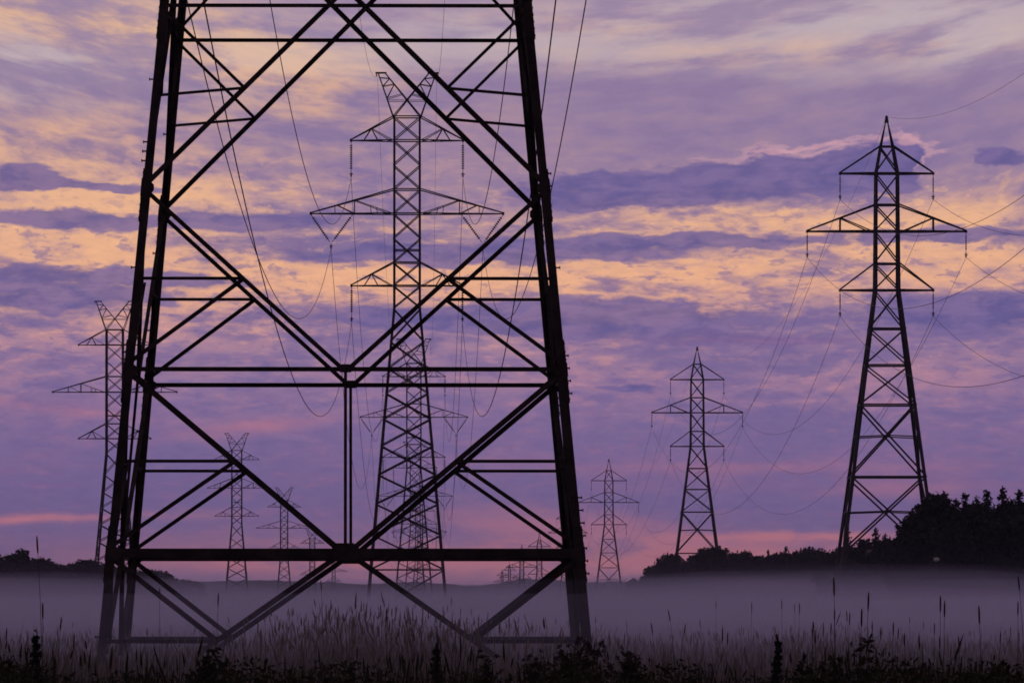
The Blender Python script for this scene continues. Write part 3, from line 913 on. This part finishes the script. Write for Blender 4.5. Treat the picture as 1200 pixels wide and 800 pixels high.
# ------------------------------------------------------------------ meadow grass (one mass) and low weeds
def blades(n, seed, hfun, dmin, dmax, wmin, wmax, headp, widen=1.35, dpow=1.0):
    rs = np.random.RandomState(seed)
    D = dmin + (dmax - dmin) * rs.uniform(0, 1, n) ** dpow
    px = 600 + rs.uniform(-600, 600, n) * widen
    X = (px - 600) * D / F
    # tufts
    tx = np.round(X / .55) * .55 + rs.normal(0, .16, n); ty = np.round(D / .7) * .7 + rs.normal(0, .22, n)
    use = rs.uniform(0, 1, n) < .6
    X = np.where(use, tx, X); D = np.where(use, ty, D)
    h = hfun(px, D, rs) * rs.uniform(.55, 1.0, n) ** .8
    h = np.maximum(h, .12)
    az = rs.uniform(0, 2 * math.pi, n); lean = np.abs(rs.normal(0, .16, n)) + .02
    kink = rs.uniform(0, 1, n) < .04
    lean = np.where(kink, lean + rs.uniform(.3, .9, n), lean)
    w = rs.uniform(wmin, wmax, n)
    ph = rs.uniform(0, math.pi, n)
    wx, wy = np.cos(ph) * w, np.sin(ph) * w * .5
    vs = []; T = (0, .4, .75, 1.0); prev = None
    for t, ws in zip(T, (1.0, .9, .6, .12)):
        cx = X + np.cos(az) * lean * h * t ** 2; cyy = D + np.sin(az) * lean * h * t ** 2; cz = h * t * (1 - .12 * lean * t) - .06
        vs.append(np.stack([cx - wx * ws, cyy - wy * ws, cz], -1)); vs.append(np.stack([cx + wx * ws, cyy + wy * ws, cz], -1))
    Vt = np.stack(vs, 1).reshape(-1, 3)
    b = np.arange(n)[:, None] * 8
    q = np.concatenate([b + np.array([[0, 1, 3, 2]]), b + np.array([[2, 3, 5, 4]]), b + np.array([[4, 5, 7, 6]])], 0)
    # seed heads: slim spindles riding on the tops of the taller stems
    hi = np.where(rs.uniform(0, 1, n) < headp)[0]
    m = len(hi); hl = rs.uniform(.09, .20, m); hr = rs.uniform(.006, .012, m)
    top = np.stack([X[hi] + np.cos(az[hi]) * lean[hi] * h[hi], D[hi] + np.sin(az[hi]) * lean[hi] * h[hi], h[hi] * (1 - .12 * lean[hi]) - .06], -1)
    dr = np.stack([np.cos(az[hi]) * lean[hi] * 1.6, np.sin(az[hi]) * lean[hi] * 1.6, np.ones(m)], -1); dr /= np.linalg.norm(dr, axis=1, keepdims=True)
    hv = []
    for t, rr in ((-.1, .25), (.2, 1.0), (.65, .8), (1.0, .1)):
        c = top + dr * (hl * t)[:, None]
        for k in range(4):
            a = math.pi / 2 * k + .3
            hv.append(c + np.stack([np.cos(a) * hr * rr, np.sin(a) * hr * rr, 0 * hr], -1))
    HV = np.stack(hv, 1).reshape(-1, 3); bb = np.arange(m)[:, None] * 16 + len(Vt)
    hq = [bb + np.array([[4 * r + k, 4 * r + (k + 1) % 4, 4 * r + 4 + (k + 1) % 4, 4 * r + 4 + k]]) for r in range(3) for k in range(4)]
    return np.concatenate([Vt, HV]), np.concatenate([q] + hq)


def h_mid(px, D, rs):
    n_ = len(px)
    tall = np.clip(np.exp(-((px - 450) / 150) ** 2) * 1.0 + .30 * np.exp(-((px - 975) / 170) ** 2) + .16, 0, 1)
    up = rs.uniform(0, 1, n_) < tall * .50
    b = .56 + .06 * np.sin(px * .021) + .07 * np.sin(px * .05 + D * .3)
    return np.where(up, b + (.26 + .42 * np.exp(-((px - 450) / 170) ** 2)) * rs.uniform(.5, 1.15, n_), b)


def h_far(px, D, rs): return .50 + .10 * np.sin(px * .03 + D * .05)


v1, q1 = blades(29000, 11, h_mid, 62, 122, .0026, .0054, .34)
v2, q2 = blades(16000, 12, h_far, 125, 330, .006, .013, .10, dpow=1.3)
tag(link('meadow_grass', raw_mesh('meadow_grass', np.concatenate([v1, v2]), np.concatenate([q1, q2 + len(v1)]), np.zeros((0, 3)), M_GRASS)),
    'tall dry meadow grass with seed heads fading into the mist', 'grass', kind='stuff')
v3, q3 = blades(15000, 13, lambda px, D, rs: .70 + .10 * np.sin(px * .04) + .08 * np.sin(px * .013 + 1) + .42 * (rs.uniform(0, 1, len(px)) < .10) * rs.uniform(.3, 1, len(px)), 40, 66, .0025, .0055, .05)
# low broad-leaved weeds along the near edge
rs = np.random.RandomState(21)
n = 34000
px = 600 + rs.uniform(-600, 600, n) * 1.35; D = rs.uniform(42, 58, n)
cl = .64 + .06 * np.sin(px * .05) + .08 * np.sin(px * .017 + 2) + .07 * np.sin(px * .11 + D)
z = cl * rs.uniform(.15, 1.0, n) ** .6
cent = np.stack([(px - 600) * D / F, D, z], -1)
cent[:, 0] = np.where(rs.uniform(0, 1, n) < .7, np.round(cent[:, 0] / .3) * .3 + rs.normal(0, .08, n), cent[:, 0])
v4, q4 = leaf_quads(cent, .021, rs, elong=1.6)
tag(link('weed_cover', raw_mesh('weed_cover', np.concatenate([v3, v4]), np.concatenate([q3, q4 + len(v3)]), np.zeros((0, 3)), M_WEED)),
    'dark low weeds and grass along the bottom of the picture', 'weeds', kind='stuff')

# ------------------------------------------------------------------ single plants that stand out
def zrow(y, D): return CAMZ + (HY - y) * D / F


def cattail(px, ytop, lpx, lean, label, group='cattails standing out of the grass'):
    D = min(112.0, max(46.0, .165 * F / lpx))
    base = at(px - lean * 1.0, D, -.05); zt = zrow(ytop, D); L = lpx * D / F
    t = thing('cattail', label, 'plant', base, 0, group)
    H = zt + .05; lx = lean * D / F
    P = lambda f: Vector((lx * f ** 2.2, .03 * math.sin(3 * f), H * f))
    fh = 1 - L / H
    mb = MB(); mb.tube([P(f) for f in np.linspace(0, fh, 9)], [.0046 - .0024 * f for f in np.linspace(0, 1, 9)], 5); mb.build('stem', M_STALK, t)
    mb = MB(); mb.tube([P(fh + (1 - fh) * f) for f in (0, .06, .3, .7, .93, 1.0)], [.003, .0060, .0085, .0085, .0055, .0012], 7); mb.build('seed_head', M_HEAD, t)
    for i in range(rnd.randint(1, 2)):
        mb = MB(); a = rnd.uniform(0, 6.28); ln = H * rnd.uniform(.5, .75); w = .008; kink = rnd.uniform(.05, .3)
        rings = []
        for f in (0, .3, .6, .85, 1.0):
            c = Vector((math.cos(a) * kink * ln * f ** 2, math.sin(a) * kink * ln * f ** 2, ln * f * (1 - .25 * kink * f))); ww = w * (1 - f) + .001
            rings.append([c + Vector((-ww, 0, 0)), c + Vector((0, .002, 0)), c + Vector((ww, 0, 0)), c + Vector((0, -.002, 0))])
        mb.loft(rings); mb.build('leaf', M_STALK, t)


CAT = [(43, 627, 21, -7), (50, 705, 20, 0), (8, 735, 16, 4), (24, 742, 13, 3), (72, 722, 16, 5), (256, 694, 16, 3), (187, 688, 14, 0), (376, 679, 13, -3),
       (417, 704, 9, -2), (426, 706, 10, -3), (446, 708, 13, -2), (453, 712, 16, 1), (529, 699, 10, 1), (540, 712, 9, 1), (572, 716, 9, 2), (698, 722, 8, 0), (783, 714, 14, -9), (763, 729, 14, -6),
       (839, 703, 9, 0), (881, 705, 12, 1), (916, 702, 12, -1), (931, 707, 10, -1), (937, 706, 13, 1), (977, 676, 22, -3), (978, 712, 16, 0), (953, 727, 19, 2), (955, 737, 18, -2), (974, 729, 15, 1),
       (992, 715, 13, -3), (996, 717, 15, 2), (1018, 693, 22, 3), (1010, 712, 22, 2), (1022, 727, 13, -2), (1032, 735, 14, 1), (1047, 728, 16, 1), (1053, 735, 14, 2), (1060, 741, 16, 0), (1066, 722, 8, 0), (1082, 727, 9, 0), (1095, 729, 14, 0),
       (1102, 697, 20, 0), (1107, 703, 20, 1), (1101, 745, 14, 0), (1123, 744, 15, -3), (1121, 763, 17, 3), (1147, 709, 22, -4), (1193, 704, 17, 0), (1193, 674, 18, -9), (853, 740, 15, 2), (820, 725, 10, -3), (905, 744, 10, 0)]
zone = {}
for c in sorted(CAT):
    x = c[0]
    zz = 'left of the foreground pylon' if x < 120 else 'between the foreground pylon legs' if x < 690 else 'right of the foreground pylon' if x < 960 else 'in the lower right group'
    i = zone.get(zz, 0); zone[zz] = i + 1
    how = 'tall ' if c[1] < 700 else ''
    tl = 'leaning left ' if c[3] < -5 else 'leaning right ' if c[3] > 3 else ''
    cattail(*c, '%s %scattail from the left %s%s' % (ORD[i], how, tl, zz))


def leafy(mb_pts, rs, size, name, mat, parent, elong=1.4):
    v, q = leaf_quads(np.array(mb_pts), size, rs, elong=elong)
    return link(name, raw_mesh(name, v, q, np.zeros((0, 3)), mat), parent)


def sapling(px, ytop, D, label, wpx):
    rs = np.random.RandomState(int(px)); t = thing('spruce_sapling', label, 'young tree', at(px, D, -.03)); H = zrow(ytop, D)
    mb = MB(); mb.tube([(0, 0, -.02), (0, 0, H * .6), (0.01, 0, H)], [.014, .009, .003], 6); mb.build('trunk', M_BARK, t)
    W_ = wpx * D / F; pts = []
    for z in np.linspace(.1, .96, 15):
        R = W_ * (1 - z) ** .8 + .015
        for i in range(7):
            a = rs.uniform(0, 6.28); r = R * rs.uniform(.6, 1.15)
            for j in np.linspace(.1, 1, 9): pts.append((r * j * math.cos(a) + rs.normal(0, .008), r * j * math.sin(a) + rs.normal(0, .008), z * H + .10 * r * j - .03 + rs.normal(0, .012)))
    pts += [(rs.normal(0, .006), rs.normal(0, .006), H * f) for f in np.linspace(.85, 1.02, 14)]
    leafy(pts, rs, .022, 'crown', M_NEEDLE, t)


sapling(42, 735, 52, 'dark spruce sapling at the lower left corner', 17)
sapling(911, 742, 55, 'dark pointed spruce sapling in the weeds right of centre', 14)
sapling(511, 752, 55, 'dark spruce sapling at the bottom under the middle pylon', 15)


def flowering(px, ytop, D, label, wpx, nst, flower=True):
    rs = np.random.RandomState(int(px) + 5); t = thing('wild_flower' if flower else 'leafy_shrub', label, 'plant', at(px, D, -.04)); H = zrow(ytop, D) + .04
    Wd = wpx * D / F; st = MB(); leaves = []; heads = []
    for i in range(nst):
        bx = rs.uniform(-.6, .6) * Wd; tx = bx + rs.uniform(-.4, .4) * Wd; hy = H * (1.0 if i == 0 else rs.uniform(.68, .98)); y0 = rs.uniform(-.15, .15)
        if i == 0: tx = bx = 0
        P = lambda f: Vector((bx + (tx - bx) * f ** 1.5, y0, hy * f))
        st.tube([P(f) for f in (0, .3, .6, .85, 1)], [.007, .006, .005, .004, .002], 5)
        for f in np.linspace(.25, .95, 26 if flower else 34):
            p = P(f); a = rs.uniform(0, 6.28); r = rs.uniform(.02, .075 if flower else .12) * (1.15 - f * .6)
            leaves.append((p.x + r * math.cos(a), p.y + r * math.sin(a), p.z + rs.normal(0, .02)))
        if flower:
            for j in range(rs.randint(3, 7)):
                p = P(rs.uniform(.86, 1.0)); q = p + Vector((rs.uniform(-.1, .1), rs.uniform(-.08, .08), rs.uniform(-.01, .05)))
                st.bar(P(.84), q, .003, 4); heads.append(q)
    st.build('stem', M_STALK, t)
    leafy(leaves, rs, .036 if flower else .042, 'foliage', M_WEED, t)
    if flower:
        for q in heads: leafy([tuple(q + Vector(rs.normal(0, .011, 3))) for _ in range(26)], rs, .012, 'flower_head', M_HEAD, t, 1.0)


flowering(1017, 738, 52, 'branched seed head plant standing tall in the weeds at the lower right', 13, 4)
flowering(688, 745, 54, 'dark flowering weed clump in front of the right foot of the foreground pylon', 26, 9)
flowering(735, 757, 54, 'flowering weed right of the foot of the foreground pylon', 22, 7)
flowering(662, 757, 55, 'flowering weed left of the right foot of the foreground pylon', 16, 5)
flowering(570, 762, 56, 'low flowering weed under the right brace joint of the foreground pylon', 18, 5)
flowering(625, 767, 56, 'low flowering weed between the brace joint and the right foot', 16, 5)
flowering(252, 752, 58, 'dense leafy shrub under the left brace joint of the foreground pylon', 34, 14, False)
flowering(945, 762, 52, 'leafy weed bush right of the spruce sapling in the weeds', 22, 7, False)
flowering(978, 764, 52, 'leafy weed bush left of the branched seed head plant', 20, 7, False)
flowering(1180, 772, 52, 'leafy weed bush in the lower right corner', 22, 7, False)
flowering(4, 765, 52, 'leafy weed bush in the lower left corner', 16, 5, False)
flowering(1078, 778, 50, 'low flowering weed at the bottom right of the branched seed head plant', 18, 5)

# ------------------------------------------------------------------ air: thin even haze, and mist lying on the meadow
def volbox(name, x0, x1, y0, y1, z0, z1, mat, label):
    mb = MB(); mb.box(((x0 + x1) / 2, (y0 + y1) / 2, (z0 + z1) / 2), ((x1 - x0) / 2, (y1 - y0) / 2, (z1 - z0) / 2))
    tag(mb.build(name, mat), label, name.replace('_', ' '), kind='stuff')


AIR = (.80, .79, 1.0)
volbox('haze', -7300, 7300, -320, 7300, -1.6, 60, vol('air_haze', .00008, AIR, .35), 'thin evening haze in the air')
MIST = [(.72, .0030), (1.42, .0050), (1.62, .0022), (1.9, .0010), (2.4, .0006), (3.2, .00028), (4.6, .00014)]
for i, (top, dens) in enumerate(MIST):
    e = i * 7.0
    volbox('ground_mist', -2600 + e, 2600 - e, (77 - i * 1.5) if i < 3 else 190 + 15 * i, 5600 - e, -1.05 - .03 * i, top, vol('mist_layer', dens, AIR, .35), 'layer of ground mist lying over the meadow')

# thicker drifts of mist
def drift(px, D, zc, lx, ly, lz, dens, seed):
    r_ = np.random.RandomState(seed); mb = MB(); nu, nv = 28, 14
    ph = r_.uniform(0, 6.28, 6)
    vs = []
    for j in range(nv + 1):
        b = math.pi * j / nv
        for i in range(nu):
            a = 2 * math.pi * i / nu
            k = 1 + .16 * math.sin(2 * a + ph[0]) + .12 * math.sin(3 * a + ph[1] + b) + .08 * math.sin(5 * a + ph[2])
            zz = math.cos(b) * (1 + (.25 * math.sin(3 * a + ph[3]) + .18 * math.sin(5 * a + ph[4])) * math.sin(b))
            vs.append((lx * k * math.sin(b) * math.cos(a), ly * k * math.sin(b) * math.sin(a), lz * zz))
    fs = [(j * nu + i, (j + 1) * nu + i, (j + 1) * nu + (i + 1) % nu, j * nu + (i + 1) % nu) for j in range(nv) for i in range(nu)]
    mb.add(vs, fs)
    me = mb.mesh('mist_drift'); me.materials.append(vol('mist_drift', dens, AIR, .35))
    o = link('mist_drift', me); o.location = at(px, D, zc)
    tag(o, 'thin drift of mist hanging over the meadow', 'mist', 'drifts of mist', 'stuff')


for k, a in enumerate([(760, 300, 1.0, 16, 70, 1.1, .0026), (905, 390, 1.2, 26, 60, 1.5, .0026), (1090, 400, 1.1, 22, 45, 1.7, .0022), (60, 420, 1.2, 24, 80, 1.7, .0026),
                       (820, 700, 1.8, 40, 70, 2.4, .0018), (1010, 430, 2.0, 18, 30, 1.6, .0016), (1160, 420, 2.2, 18, 24, 1.7, .0016),
                       (500, 330, .9, 20, 60, 1.0, .0020), (940, 620, 2.6, 24, 30, 2.0, .0020), (30, 560, 2.4, 22, 40, 1.8, .0020),
                       (1020, 420, 2.8, 14, 20, 1.2, .0026), (1130, 430, 2.6, 16, 16, 1.1, .0028), (880, 740, 3.4, 26, 28, 1.7, .0022), (800, 770, 3.0, 18, 26, 1.5, .0022),
                       (960, 560, 2.6, 16, 22, 1.2, .0026), (60, 620, 2.8, 20, 24, 1.5, .0022), (10, 580, 2.4, 14, 20, 1.3, .0024),
                       (1060, 440, 1.6, 26, 22, 1.9, .0034), (860, 790, 2.2, 40, 40, 2.6, .0026), (20, 640, 1.8, 34, 34, 2.2, .0028), (730, 520, 1.5, 24, 34, .8, .0018), (600, 620, 1.3, 28, 34, .8, .0016), (350, 560, 1.3, 24, 34, .8, .0016)]):
    drift(*a, 300 + k)
